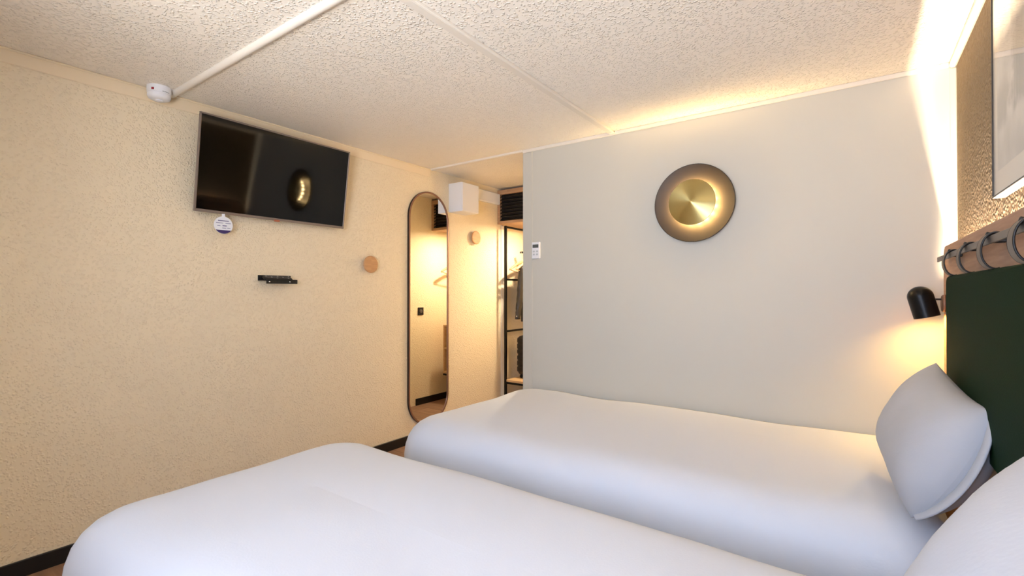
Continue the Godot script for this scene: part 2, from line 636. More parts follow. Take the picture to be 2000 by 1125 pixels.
# ---------------------------------------------------------------- headboard
func round_slab(x0: float, x1: float, z0: float, z1: float, y0: float, y1: float, r: float, b: float) -> MB:
	# slab with its face towards -x, upper corners rounded by r, edges softened by b
	var outline := func(i: float) -> Array:
		var q := []
		q.append(Vector2(z0 + i, y0 + i))
		var rr := maxf(r - i, 0.002)
		for k in 9:
			var a := PI - PI / 2 * k / 8.0
			q.append(Vector2(z0 + i + rr + cos(a) * rr, y1 - i - rr + sin(a) * rr))
		for k in 9:
			var a := PI / 2 - PI / 2 * k / 8.0
			q.append(Vector2(z1 - i - rr + cos(a) * rr, y1 - i - rr + sin(a) * rr))
		q.append(Vector2(z1 - i, y0 + i))
		return q
	var m := MB.new()
	var rows := []
	for s in [[x1, 0.0], [x0 + b, 0.0], [x0 + b * 0.6, b * 0.08], [x0 + b * 0.29, b * 0.29], [x0 + b * 0.08, b * 0.6], [x0, b]]:
		var row := PackedVector3Array()
		for q in outline.call(s[1]): row.append(Vector3(s[0], q.y, q.x))
		rows.append(row)
	m.grid(rows, true)
	var f := []
	for q in outline.call(b): f.append(Vector3(x0, q.y, q.x))
	m.poly(f, Vector3(-1, 0, 0))
	var g := []
	for q in outline.call(0.0): g.append(Vector3(x1, q.y, q.x))
	m.poly(g, Vector3(1, 0, 0))
	return m


func headboard() -> void:
	var t := thing("headboard", "long wooden headboard board with a green upholstered pad strapped to a rail", "headboard", Vector3(0.35, 0, -1.35))
	var off := -t.position
	var zl := -2.86
	var zr := 0.16
	obj("board", round_slab(0.32, 0.350, zl, zr, 0.0, 1.448, 0.05, 0.004), M.walnut, t).position = off
	obj("spacer", box1(Vector3(0.350, 0.2, zl + 0.3), Vector3(XH, 1.0, zl + 0.36)), M.walnut, t).position = off
	obj("spacer", box1(Vector3(0.350, 0.2, zr - 0.36), Vector3(XH, 1.0, zr - 0.3)), M.walnut, t).position = off
	obj("cushion", round_slab(0.284, 0.3195, -2.49, -0.2, 0.79, 1.31, 0.035, 0.014), M.green, t, "dark green upholstered pad").position = off
	obj("rail", box1(Vector3(0.284, 1.374, -2.72), Vector3(0.290, 1.394, 0.05), 0.001), M.gun, t).position = off
	for k in 8:
		var z := -2.40 + 0.32 * k
		obj("rail_bracket", box1(Vector3(0.290, 1.377, z - 0.012), Vector3(0.32, 1.391, z + 0.012), 0.002), M.strapedge, t).position = off
		var bolt := MB.new()
		bolt.tube([Vector3(0.282, 1.402, z - 0.004), Vector3(0.30, 1.396, z - 0.006), Vector3(0.322, 1.386, z - 0.008)], 0.006, 10)
		obj("strap_bolt", bolt, M.strapedge, t).position = off
		# strap: from the rail forwards and down into the top of the pad
		var arc := []
		for j in 25:
			var a := PI * 0.42 + PI * 1.16 * j / 24.0
			arc.append(Vector2(0.296 + cos(a) * 0.028, 1.356 + sin(a) * 0.047))
		var s := obj("strap", band(arc, z, 0.045, 0.004), M.strap, t, "grey strap")
		s.position = off
		for sd in [-1, 1]:
			var ed := MB.new()
			var path := []
			for q in arc: path.append(Vector3(q.x, q.y, z + sd * 0.0225))
			ed.tube(path, 0.0024, 8, true)
			obj("strap_edge", ed, M.strapedge, s, "black edge")
	# LED strip deep in the slot behind the board
	var led := thing("led_strip", "warm LED strip hidden in the slot behind the headboard board", "light", Vector3(0.372, 1.296, -1.35))
	var lm := mat(rgb(255, 226, 180), 0.5)
	lm.emission_enabled = true
	lm.emission = rgb(255, 214, 160)
	lm.emission_energy_multiplier = 2.0
	obj("led_tape", box1(Vector3(-0.006, -0.003, -1.48), Vector3(0.006, 0.0, 1.48), 0.0005), lm, led)
	obj("led_profile", box1(Vector3(-0.008, -0.010, -1.49), Vector3(0.0075, -0.003, 1.49), 0.001), M.chrome, led)
	area(Vector3(0.0, 0.003, 0), Vector3(0, 1, 0), Vector3(0, 0, 1), Vector2(0.01, 2.94), rgb(255, 228, 194), 6.5, led)
	reading_lamp()


func band(arc: Array, cz: float, w: float, th: float) -> MB:
	# a flat strap along arc (x, y), w wide along z
	var m := MB.new()
	var rows := []
	for s in [[-1, 0.5], [1, 0.5], [1, -0.5], [-1, -0.5]]:
		var row := PackedVector3Array()
		for k in arc.size():
			var d: Vector2 = (arc[mini(k + 1, arc.size() - 1)] - arc[maxi(k - 1, 0)]).normalized()
			var q: Vector2 = arc[k] + Vector2(-d.y, d.x) * th * s[1]
			row.append(Vector3(q.x, q.y, cz + s[0] * w / 2))
		rows.append(row)
	var cols := []
	for k in arc.size():
		var c := PackedVector3Array()
		for i in 4: c.append(rows[i][k])
		cols.append(c)
	for i in 4:
		m.grid([rows[i], rows[(i + 1) % 4]], false, true)
	for e in [0, arc.size() - 1]:
		m.poly([cols[e][0], cols[e][1], cols[e][2], cols[e][3]], Vector3(1, 0, 0))
	return m


func reading_lamp() -> void:
	var t := thing("reading_lamp", "black dome reading lamp, lit, at the headboard's left end", "lamp", Vector3(0.32, 1.197, -2.80))
	var m := MB.new()
	m.xf = Transform3D(Basis(Vector3(0, 0, 1), PI / 2), Vector3.ZERO)
	m.lathe([[Vector2(0, 0.014), Vector2(0.032, 0.014), Vector2(0.036, 0.012), Vector2(0.038, 0.008), Vector2(0.038, 0.0), Vector2(0, 0)]], 40)
	obj("wall_plate", m, M.bronze, t)
	m = MB.new()
	m.tube([Vector3(-0.012, 0.018, 0), Vector3(-0.036, 0.018, 0), Vector3(-0.05, 0.018, 0)], 0.0042, 10)
	obj("arm", m, M.black, t)
	# shade: a dome tilted towards the bed, double walled
	var s := MB.new()
	var R := 0.047
	var L := 0.092
	var outp := [Vector2(0, L + R)]
	for k in range(1, 13):
		var a := PI / 2 - PI / 2 * k / 12.0
		outp.append(Vector2(cos(a) * R, L + sin(a) * R))
	outp.append(Vector2(R, 0))
	var inp := [Vector2(R, 0), Vector2(R - 0.002, 0), Vector2(R - 0.002, L)]
	for k in range(1, 9):
		var a := PI / 2 * k / 8.0
		inp.append(Vector2(cos(a) * (R - 0.002), L + sin(a) * (R - 0.002)))
	var tilt := Transform3D(Basis(Vector3(0, 0, 1), deg_to_rad(14.0)), Vector3(-0.062, -0.061, 0))
	s.xf = tilt
	s.lathe([outp], 48)
	obj("shade", s, M.blackmetal, t)
	var w := MB.new()
	w.xf = tilt
	w.lathe([inp], 48)
	obj("shade_lining", w, mat(rgb(240, 232, 210), 0.5), t)
	var b := MB.new()
	b.xf = tilt
	b.lathe([[Vector2(0, 0.012), Vector2(0.018, 0.016), Vector2(0.026, 0.034), Vector2(0.018, 0.058), Vector2(0, 0.066)]], 24)
	var bm := mat(rgb(255, 230, 170), 0.5)
	bm.emission_enabled = true
	bm.emission = rgb(255, 205, 110)
	bm.emission_energy_multiplier = 3.0
	obj("bulb", b, bm, t)
	omni(tilt * Vector3(0, 0.036, 0), rgb(255, 206, 112), 0.17, 0.03, t)


# ---------------------------------------------------------------- television
func television() -> void:
	var W := 0.939
	var Hh := 0.533
	var t := thing("television", "black flat television tilted downwards on the cream wall", "television", Vector3(-2.925, 1.688, -1.592))
	# local axes: x to the room along the tilted normal, y up the screen, z along the wall
	t.rotation = Vector3(0, 0, deg_to_rad(-8.0))
	obj("back_cover", box1(Vector3(-0.035, 0.02, -W / 2 + 0.01), Vector3(-0.004, Hh - 0.01, W / 2 - 0.01), 0.012), M.black, t)
	var fr := MB.new()
	var bz := 0.009
	fr.box(Vector3(-0.012, 0, -W / 2), Vector3(0.004, 0.016, W / 2), 0.002)
	fr.box(Vector3(-0.012, Hh - bz, -W / 2), Vector3(0.004, Hh, W / 2), 0.002)
	fr.box(Vector3(-0.012, 0.016, -W / 2), Vector3(0.004, Hh - bz, -W / 2 + bz), 0.002)
	fr.box(Vector3(-0.012, 0.016, W / 2 - bz), Vector3(0.004, Hh - bz, W / 2), 0.002)
	obj("frame", fr, M.tvframe, t)
	obj("screen", box1(Vector3(-0.006, 0.016, -W / 2 + bz), Vector3(0.0, Hh - bz, W / 2 - bz), 0.0), M.screen, t)
	obj("logo_badge", box1(Vector3(0.003, -0.006, -0.018 + 0.01), Vector3(0.006, 0.007, 0.018 + 0.01), 0.002), mat(rgb(190, 120, 95), 0.3, 0.8), t, "small copper-coloured badge")
	var br := MB.new()
	br.box(Vector3(-0.062, 0.12, -0.11), Vector3(-0.030, 0.40, 0.11), 0.004)
	obj("wall_bracket", br, M.black, t)
	# tag hanging under the set
	var g := thing("hanging_tag", "round white printed tag hanging under the television's left end", "tag", Vector3(-2.922, 1.626, -1.272))
	g.rotation = Vector3(0, deg_to_rad(-4.0), 0)
	var d := MB.new()
	d.xf = Transform3D(Basis(Vector3(0, 0, 1), -PI / 2), Vector3.ZERO)
	d.lathe([[Vector2(0, 0.0015), Vector2(0.049, 0.0015)], [Vector2(0.049, 0.0015), Vector2(0.049, -0.0015)], [Vector2(0.049, -0.0015), Vector2(0, -0.0015)]], 48)
	obj("tag_disc", d, M.white, g)
	var tab := box1(Vector3(-0.001, 0.046, -0.008), Vector3(0.001, 0.072, 0.008), 0.0005)
	obj("tab", tab, M.white, g)
	var ink := mat(rgb(120, 116, 150), 0.6)
	for k in 7:
		var y: float = [0.024, 0.012, 0.012, -0.004, -0.004, -0.016, -0.015][k]
		var z: float = [0.0, 0.02, -0.024, -0.006, 0.024, -0.004, -0.028][k]
		var l: float = [0.028, 0.018, 0.014, 0.011, 0.008, 0.010, 0.008][k]
		obj("print_line", box1(Vector3(0.0014, y - 0.002, z - l), Vector3(0.0019, y + (0.003 if k == 0 or k == 3 else 0.001), z + l), 0.0), ink, g)
	var band_m := MB.new()
	var pts := []
	for k in 17:
		var a := PI + 0.62 + (PI - 1.24) * k / 16.0
		pts.append(Vector3(0.0018, sin(a) * 0.0485, cos(a) * 0.0485))
	band_m.poly(pts, Vector3(1, 0, 0))
	obj("colour_band", band_m, mat(rgb(64, 48, 104), 0.5), g, "dark purple band")


# ---------------------------------------------------------------- mirror and wardrobe nook
func stadium(zc: float, y0: float, y1: float, r: float, x: float) -> PackedVector3Array:
	var row := PackedVector3Array()
	for k in 33:
		var a := PI * k / 32.0
		row.append(Vector3(x, y1 - r + sin(a) * r, zc + cos(a) * r))
	for k in range(1, 12):
		row.append(Vector3(x, lerpf(y1 - r, y0 + r, k / 12.0), zc - r))
	for k in 33:
		var a := PI + PI * k / 32.0
		row.append(Vector3(x, y0 + r + sin(a) * r, zc + cos(a) * r))
	for k in range(1, 12):
		row.append(Vector3(x, lerpf(y0 + r, y1 - r, k / 12.0), zc + r))
	return row


func mirror_and_nook() -> void:
	var t := thing("wall_mirror", "tall round-ended mirror in a thin bronze frame beside the nook", "mirror", Vector3(XT, 0.12, -2.939))
	var off := -t.position
	var r := 0.234
	var a := func(i: float, x: float) -> PackedVector3Array: return stadium(-2.939, 0.12 + i, 2.10 - i, r - i, x)
	var side := MB.new()
	side.grid([a.call(0.0, XT), a.call(0.0, XT + 0.020)], true)
	obj("frame_side", side, mat(rgb(40, 28, 22), 0.4, 0.3), t, "dark outer side of the frame").position = off
	var face := MB.new()
	face.grid([a.call(0.0, XT + 0.020), a.call(0.001, XT + 0.022), a.call(0.013, XT + 0.022), a.call(0.014, XT + 0.021), a.call(0.014, XT + 0.012)], true, true)
	obj("frame", face, M.bronze, t, "bronze frame").position = off
	var gl := MB.new()
	var pts := []
	for p in a.call(0.0135, XT + 0.016): pts.append(p)
	gl.poly(pts, Vector3(1, 0, 0))
	obj("mirror_glass", gl, M.mirror, t).position = off

	# ventilation box over the wardrobe
	var v := thing("vent_box", "oak-framed ventilation box with black louvres under the nook ceiling", "vent", Vector3(-2.494, 1.935, -4.18))
	off = -v.position
	var zf := -3.916
	var x0 := XT + 0.002
	var x1 := X2 - 0.002
	var fr := MB.new()
	fr.box(Vector3(x0, 1.935, ZB + 0.002), Vector3(x1, 1.965, zf), 0.003)
	fr.box(Vector3(x0, 2.235, ZB + 0.002), Vector3(x1, 2.280, zf), 0.003)
	fr.box(Vector3(x0, 1.965, ZB + 0.002), Vector3(x0 + 0.03, 2.235, zf), 0.003)
	fr.box(Vector3(x1 - 0.03, 1.965, ZB + 0.002), Vector3(x1, 2.235, zf), 0.003)
	obj("case", fr, M.oak, v).position = off
	obj("backing", box1(Vector3(x0 + 0.03, 1.965, zf - 0.05), Vector3(x1 - 0.03, 2.235, zf - 0.04), 0.0), M.louvre, v).position = off
	for k in 8:
		var sl := MB.new()
		sl.xf = Transform3D(Basis(Vector3(1, 0, 0), deg_to_rad(35.0)), Vector3(0, 1.982 + k * 0.0335, zf - 0.022))
		sl.box(Vector3(x0 + 0.031, -0.003, -0.016), Vector3(x1 - 0.031, 0.003, 0.016), 0.001)
		obj("slat", sl, M.louvre, v).position = off
	# downlight under the box
	var dl := thing("downlight", "warm downlight under the ventilation box", "light", Vector3(-2.47, 1.935, -4.02))
	var dm := MB.new()
	dm.lathe([[Vector2(0.0, -0.012), Vector2(0.045, -0.012), Vector2(0.05, -0.009), Vector2(0.05, 0.0)]], 32)
	obj("housing", dm, M.white, dl)
	var em := mat(rgb(255, 226, 170), 0.5)
	em.emission_enabled = true
	em.emission = rgb(255, 205, 130)
	em.emission_energy_multiplier = 3.0
	var lens := MB.new()
	lens.lathe([[Vector2(0, -0.014), Vector2(0.04, -0.013), Vector2(0.04, -0.011)]], 32)
	obj("lens", lens, em, dl)
	area(Vector3(0, -0.018, 0), Vector3(0, -1, 0), Vector3(0, 0, 1), Vector2(0.07, 0.07), rgb(255, 232, 196), 1.3, dl)

	# wardrobe rack of black tube with an oak shelf
	var w := thing("wardrobe_rack", "black tube wardrobe rack with oak shelf in the nook", "wardrobe", Vector3(-2.5, 0, -4.18))
	off = -w.position
	var q := 0.012
	for z in [-3.94, -4.40]:
		obj("post", box1(Vector3(-2.89 - q, 0, z - q), Vector3(-2.89 + q, 1.915, z + q), 0.002), M.blackmetal, w).position = off
	for y in [1.903, 1.37, 0.845]:
		obj("side_bar", box1(Vector3(-2.89 - q * 0.8, y - q * 0.8, -4.388), Vector3(-2.89 + q * 0.8, y + q * 0.8, -3.952), 0.002), M.blackmetal, w).position = off
	var rod := MB.new()
	rod.tube([Vector3(-2.88, 1.66, -4.19), Vector3(-2.4, 1.66, -4.19), Vector3(X2, 1.66, -4.19)], 0.011, 14)
	obj("hanging_rod", rod, M.blackmetal, w).position = off
	var hook := MB.new()
	hook.tube([Vector3(-2.878, 1.375, -4.12), Vector3(-2.85, 1.372, -4.12), Vector3(-2.845, 1.385, -4.12), Vector3(-2.845, 1.43, -4.12)], 0.005, 8)
	obj("peg", hook, M.blackmetal, w).position = off
	obj("shelf", box1(Vector3(-2.878, 0.335, -4.41), Vector3(X2 - 0.16, 0.358, -3.935), 0.002), M.oaklight, w, "oak shelf").position = off
	obj("shelf_bar", box1(Vector3(-2.878, 0.315, -3.95), Vector3(X2 - 0.17, 0.334, -3.93), 0.002), M.blackmetal, w).position = off
	obj("shelf_bar", box1(Vector3(-2.878, 0.315, -4.41), Vector3(X2 - 0.17, 0.334, -4.39), 0.002), M.blackmetal, w).position = off
	# open cubby on the shelf, seen in the mirror
	var c := thing("cubby_box", "open two-tier oak cubby on the nook shelf, seen in the mirror", "shelf", Vector3(-2.31, 0.358, -4.17))
	off = -c.position
	for x in [-2.46, -2.183]:
		obj("side", box1(Vector3(x, 0.358, -4.40), Vector3(x + 0.018, 0.875, -3.945), 0.002), M.oaklight, c).position = off
	obj("top", box1(Vector3(-2.442, 0.857, -4.40), Vector3(-2.183, 0.875, -3.945), 0.002), M.oaklight, c).position = off
	obj("middle_shelf", box1(Vector3(-2.442, 0.605, -4.40), Vector3(-2.183, 0.623, -3.945), 0.002), M.oaklight, c).position = off
	obj("back_panel", box1(Vector3(-2.442, 0.358, -4.412), Vector3(-2.183, 0.875, -4.401), 0.001), M.oaklight, c).position = off

	suitcase()
	hanger("empty wooden hanger closest to the rack's black frame", -2.855, 0.0)
	hanger("wooden hanger carrying the black leather jacket", -2.775, 0.0)
	hanger("empty wooden hanger near the nook side wall, seen in the mirror", -2.115, 0.0)
	jacket()

	# pale cover strip on the wall beside the rack
	struct("trim_9", box1(Vector3(XT, 0.073, -4.032), Vector3(XT + 0.008, 1.93, -3.978), 0.002), M.trim, "pale joint strip on the wall beside the rack")

	# black switch on the nook side wall
	var s := thing("light_switch", "square black switch on the nook side wall, seen in the mirror", "switch", Vector3(X2, 1.03, -3.75))
	obj("cover_plate", box1(Vector3(-0.008, -0.042, -0.042), Vector3(0, 0.042, 0.042), 0.002), M.louvre, s)
	var kn := MB.new()
	kn.xf = Transform3D(Basis(Vector3(0, 0, 1), PI / 2), Vector3(-0.008, 0, 0))
	kn.lathe([[Vector2(0, 0.004), Vector2(0.02, 0.004), Vector2(0.022, 0.0)]], 24)
	obj("rocker", kn, M.gun, s)

	# white box with cable trunking above the mirror
	var b := thing("junction_box", "white box on the wall above the mirror, near the ceiling", "box", Vector3(XT, 1.96, -3.306))
	obj("box_body", box1(Vector3(0, 0, -0.114), Vector3(0.158, 0.258, 0.113), 0.003), M.white, b)
	obj("cover", box1(Vector3(0.158, 0.002, -0.113), Vector3(0.166, 0.256, 0.111), 0.003), M.white, b)
	var tr := thing("cable_trunking", "white cable trunking between the wall box and the ventilation box", "trunking", Vector3(XT, 2.13, -3.67))
	obj("trunk_body", box1(Vector3(0, 0, -0.244), Vector3(0.034, 0.11, 0.249), 0.002), M.white, tr)
	obj("trunk_lid", box1(Vector3(0.034, 0.004, -0.244), Vector3(0.039, 0.106, 0.249), 0.002), M.white, tr)


func suitcase() -> void:
	var t := thing("suitcase", "small black ribbed suitcase standing on the rack shelf", "suitcase", Vector3(-2.665, 0.358, -4.16))
	var m := MB.new()
	var hw := 0.185
	var hd := 0.10
	var rows := []
	var ys := []
	for k in 41: ys.append(k / 40.0)
	for f in ys:
		var y: float = 0.03 + f * 0.41
		var e := 1.0
		var edge := minf(f, 1.0 - f) * 0.41
		var ins := 0.0
		if edge < 0.05: ins = 0.05 - sqrt(maxf(0.0025 - pow(0.05 - edge, 2), 0.0))
		var rib := 0.004 * (1.0 if fmod(f * 7.0 + 0.3, 1.0) < 0.78 else -0.6) if edge > 0.03 else 0.0
		var row := PackedVector3Array()
		for k in 48:
			var a := TAU * k / 48
			var c := cos(a); var s := sin(a)
			var px := signf(c) * pow(absf(c), 0.35) * (hw - ins + rib) * e
			var pz := signf(s) * pow(absf(s), 0.35) * (hd - ins * 0.8 + rib)
			row.append(Vector3(px, y, pz))
		rows.append(row)
	var cap := PackedVector3Array(); var cap2 := PackedVector3Array()
	for k in 48:
		cap.append(Vector3(0, 0.03, 0)); cap2.append(Vector3(0, 0.44, 0))
	rows.push_front(cap); rows.append(cap2)
	m.grid(rows, true)
	obj("shell", m, M.leather, t)
	var hd2 := MB.new()
	hd2.tube([Vector3(-0.06, 0.435, 0), Vector3(-0.055, 0.456, 0), Vector3(0, 0.462, 0), Vector3(0.055, 0.456, 0), Vector3(0.06, 0.435, 0)], 0.008, 10)
	obj("handle", hd2, M.black, t)
	for x in [-0.14, 0.14]:
		for z in [-0.06, 0.06]:
			var wl := MB.new()
			wl.xf = Transform3D(Basis(Vector3(0, 0, 1), PI / 2), Vector3(x, 0.019, z))
			wl.lathe([[Vector2(0, 0.01), Vector2(0.017, 0.01), Vector2(0.019, 0.006), Vector2(0.019, -0.006), Vector2(0.017, -0.01), Vector2(0, -0.01)]], 20)
			obj("wheel", wl, M.black, t)


func hanger(label: String, x: float, sw: float) -> void:
	var zc := -4.19
	var t := thing("clothes_hanger", label, "hanger", Vector3(x, 1.672, zc), "wooden clothes hangers")
	t.rotation.y = sw
	var hk := MB.new()
	var path := []
	for k in 13:
		var a := PI * 1.15 - PI * 1.25 * k / 12.0
		path.append(Vector3(0, -0.0185 + sin(a) * 0.021 + 0.012, cos(a) * 0.021))
	path.append(Vector3(0, -0.06, 0.004)); path.append(Vector3(0, -0.105, 0))
	hk.tube(path, 0.0022, 8)
	obj("hook", hk, M.chrome, t)
	var m := MB.new()
	var rows := []
	for k in 29:
		var f := -1.0 + 2.0 * k / 28.0
		var z := f * 0.225
		var y := -0.115 - 0.085 * pow(absf(f), 1.35) 
		var hh := lerpf(0.020, 0.011, absf(f))
		var dx := lerpf(0.007, 0.016, absf(f)) * (0.35 if absf(f) > 0.99 else 1.0)
		var row := PackedVector3Array()
		for j in 12:
			var a := TAU * j / 12
			row.append(Vector3(cos(a) * dx, y + sin(a) * hh, z))
		rows.append(row)
	var c0 := PackedVector3Array(); var c1 := PackedVector3Array()
	for j in 12:
		c0.append(Vector3(0, -0.20, -0.225)); c1.append(Vector3(0, -0.20, 0.225))
	rows.push_front(c0); rows.append(c1)
	m.grid(rows, true)
	obj("shoulder_bar", m, M.beech, t)
	var bar := MB.new()
	bar.tube([Vector3(0, -0.205, -0.2), Vector3(0, -0.225, -0.1), Vector3(0, -0.225, 0.1), Vector3(0, -0.205, 0.2)], 0.005, 8)
	obj("trouser_bar", bar, M.beech, t)


func jacket() -> void:
	var x := -2.775
	var zc := -4.19
	var t := thing("leather_jacket", "black leather jacket hanging on the rack, sleeve and cuff showing", "jacket", Vector3(x, 0.94, zc))
	var nz := FastNoiseLite.new()
	nz.seed = 31
	nz.frequency = 6.0
	# torso: oval sections from the shoulders to the hem
	var m := MB.new()
	var rows := []
	for k in 25:
		var f := k / 24.0
		var y := lerpf(0.60, 0.0, f)
		var hz := 0.06 + 0.055 * sqrt(minf(f * 9.0, 1.0))
		var hx := 0.03 + 0.025 * minf(f * 3.0, 1.0)
		var row := PackedVector3Array()
		for j in 40:
			var a := TAU * j / 40
			var w := nz.get_noise_3d(cos(a) * 0.2, y, sin(a) * 0.2) * 0.008
			row.append(Vector3(cos(a) * (hx + w), y, sin(a) * (hz + w)))
		rows.append(row)
	m.grid(rows, true)
	obj("body", m, M.leather, t)
	for s in [-1.0, 1.0]:
		var sl := MB.new()
		var rs := []
		for k in 25:
			var f := k / 24.0
			var c := Vector3(0.005 + 0.01 * f, lerpf(0.56, 0.03, f), s * lerpf(0.105, 0.222, pow(f, 0.9)))
			var r := lerpf(0.062, 0.030, pow(f, 0.7))
			var row := PackedVector3Array()
			for j in 24:
				var a := TAU * j / 24
				var w := nz.get_noise_3d(cos(a) * 0.3, f * 1.1, sin(a) * 0.3 + s) * 0.010
				row.append(c + Vector3(cos(a) * (r * 0.72 + w), 0, sin(a) * (r + w)))
			rs.append(row)
		var top := PackedVector3Array(); var bot := PackedVector3Array()
		for j in 24:
			top.append(Vector3(0, 0.585, s * 0.11)); bot.append(Vector3(0.014, 0.035, s * 0.232))
		rs.push_front(top); rs.append(bot)
		sl.grid(rs, true)
		var so := obj("sleeve", sl, M.leather, t)
		var snap := MB.new()
		snap.xf = Transform3D(Basis(Vector3(1, 0, 0), PI / 2), Vector3(0.02, 0.06, s * 0.218 + 0.030))
		snap.lathe([[Vector2(0, 0.004), Vector2(0.005, 0.003), Vector2(0.007, 0.0)]], 16)
		obj("snap_button", snap, M.chrome, so, "silver snap")
	var col := MB.new()
	col.tube([Vector3(0.03, 0.60, -0.06), Vector3(0.045, 0.62, 0), Vector3(0.03, 0.60, 0.06), Vector3(-0.02, 0.62, 0.05), Vector3(-0.035, 0.625, 0), Vector3(-0.02, 0.62, -0.05), Vector3(0.03, 0.60, -0.06)], 0.016, 10)
	obj("collar", col, M.leather, t)


# ---------------------------------------------------------------- things on the walls
func knob(label: String, y: float, z: float) -> void:
	var t := thing("coat_knob", label, "wall knob", Vector3(XT, y, z), "round wooden coat knobs")
	var m := MB.new()
	m.xf = Transform3D(Basis(Vector3(0, 0, 1), -PI / 2), Vector3.ZERO)
	m.lathe([[Vector2(0.0, 0.036), Vector2(0.055, 0.036), Vector2(0.059, 0.0355), Vector2(0.0625, 0.033), Vector2(0.064, 0.029), Vector2(0.0625, 0.024), Vector2(0.05, 0.017), Vector2(0.03, 0.012)]], 56)
	obj("knob_head", m, M.beech, t)
	var s := MB.new()
	s.xf = m.xf
	s.lathe([[Vector2(0.03, 0.013), Vector2(0.028, 0.0)]], 32)
	obj("stem", s, M.beech, t)


func wall_things() -> void:
	knob("round wooden coat knob on the wall between television and mirror", 1.452, -2.317)
	knob("round wooden coat knob on the wall right of the mirror", 1.763, -3.545)

	# remote control on its little shelf
	var h := thing("remote_holder", "small black wall shelf under the television holding a remote", "shelf", Vector3(XT, 1.315, -1.60))
	var hm := MB.new()
	hm.box(Vector3(0, 0.0, -0.105), Vector3(0.066, 0.004, 0.105), 0.001)
	hm.box(Vector3(0, 0.004, -0.105), Vector3(0.004, 0.035, 0.105), 0.001)
	hm.box(Vector3(0.062, -0.018, -0.115), Vector3(0.066, 0.008, 0.085), 0.001)
	obj("tray", hm, M.black, h)
	for z in [-0.065, 0.065]:
		var sc := MB.new()
		sc.xf = Transform3D(Basis(Vector3(0, 0, 1), -PI / 2), Vector3(0.066, -0.006, z))
		sc.lathe([[Vector2(0, 0.002), Vector2(0.003, 0.0015), Vector2(0.0045, 0)]], 12)
		obj("screw", sc, M.chrome, h, "silver screw")
	var r := thing("remote_control", "black television remote lying on the little wall shelf", "remote", Vector3(XT + 0.034, 1.3195, -1.60))
	r.rotation = Vector3(0, 0, deg_to_rad(-24))
	obj("remote_body", box1(Vector3(-0.024, 0.002, -0.088), Vector3(0.024, 0.020, 0.088), 0.006), M.black, r)
	var keys := [mat(rgb(70, 68, 66), 0.5), mat(rgb(150, 146, 140), 0.5)]
	for i in 11:
		for j in 3:
			obj("key", box1(Vector3(-0.018 + j * 0.0135, 0.0195, -0.08 + i * 0.0145), Vector3(-0.0085 + j * 0.0135, 0.0222, -0.071 + i * 0.0145), 0.001), keys[1 if (i * 3 + j) % 5 == 0 else 0], r)

	# smoke detector in the corner of ceiling and wall
	var s := thing("smoke_detector", "round white smoke detector at the ceiling edge, red light showing", "smoke detector", Vector3(-2.915, HC, -0.957))
	var sm := MB.new()
	sm.lathe([[Vector2(0.052, 0.0), Vector2(0.053, -0.020), Vector2(0.052, -0.034)], [Vector2(0.052, -0.034), Vector2(0.049, -0.0355), Vector2(0.049, -0.0385), Vector2(0.051, -0.040)], [Vector2(0.051, -0.040), Vector2(0.051, -0.050), Vector2(0.046, -0.060), Vector2(0.034, -0.066), Vector2(0.0, -0.067)]], 48)
	obj("housing", sm, M.white, s)
	var bt := MB.new()
	bt.lathe([[Vector2(0.0, -0.074), Vector2(0.014, -0.073), Vector2(0.017, -0.070), Vector2(0.017, -0.064)]], 24)
	obj("test_button", bt, M.white, s)
	var turn := Basis(Vector3(0, 1, 0), deg_to_rad(-46.0))
	var lm := MB.new()
	lm.xf = Transform3D(turn, Vector3.ZERO)
	lm.box(Vector3(0.046, -0.030, -0.004), Vector3(0.0545, -0.019, 0.008), 0.001)
	obj("indicator", lm, mat(rgb(150, 20, 40), 0.3), s, "dark red indicator")
	for k in 3:
		var gm := MB.new()
		gm.xf = Transform3D(Basis(Vector3(0, 1, 0), deg_to_rad(2.0 + k * 13)), Vector3.ZERO)
		gm.box(Vector3(0.050, -0.0325, -0.005), Vector3(0.0535, -0.0305, 0.005), 0.0005)
		obj("vent_slot", gm, M.gun, s)

	# air conditioning controller by the partition's edge
	var a := thing("wall_controller", "small white controller with grey display near the partition's free edge", "controller", Vector3(-1.889, 1.548, ZP))
	obj("case", box1(Vector3(-0.034, -0.06, 0), Vector3(0.034, 0.06, 0.018), 0.004), M.white, a)
	obj("display", box1(Vector3(-0.025, 0.018, 0.017), Vector3(0.025, 0.042, 0.0187), 0.0005), mat(rgb(92, 96, 92), 0.25), a, "grey display")
	for p in [[-0.014, -0.008], [0.014, -0.008], [-0.014, -0.03], [0.014, -0.03]]:
		obj("button", box1(Vector3(p[0] - 0.008, p[1] - 0.006, 0.017), Vector3(p[0] + 0.008, p[1] + 0.006, 0.0198), 0.001), mat(rgb(196, 200, 200), 0.5), a)

	disc_lamp()
	picture()


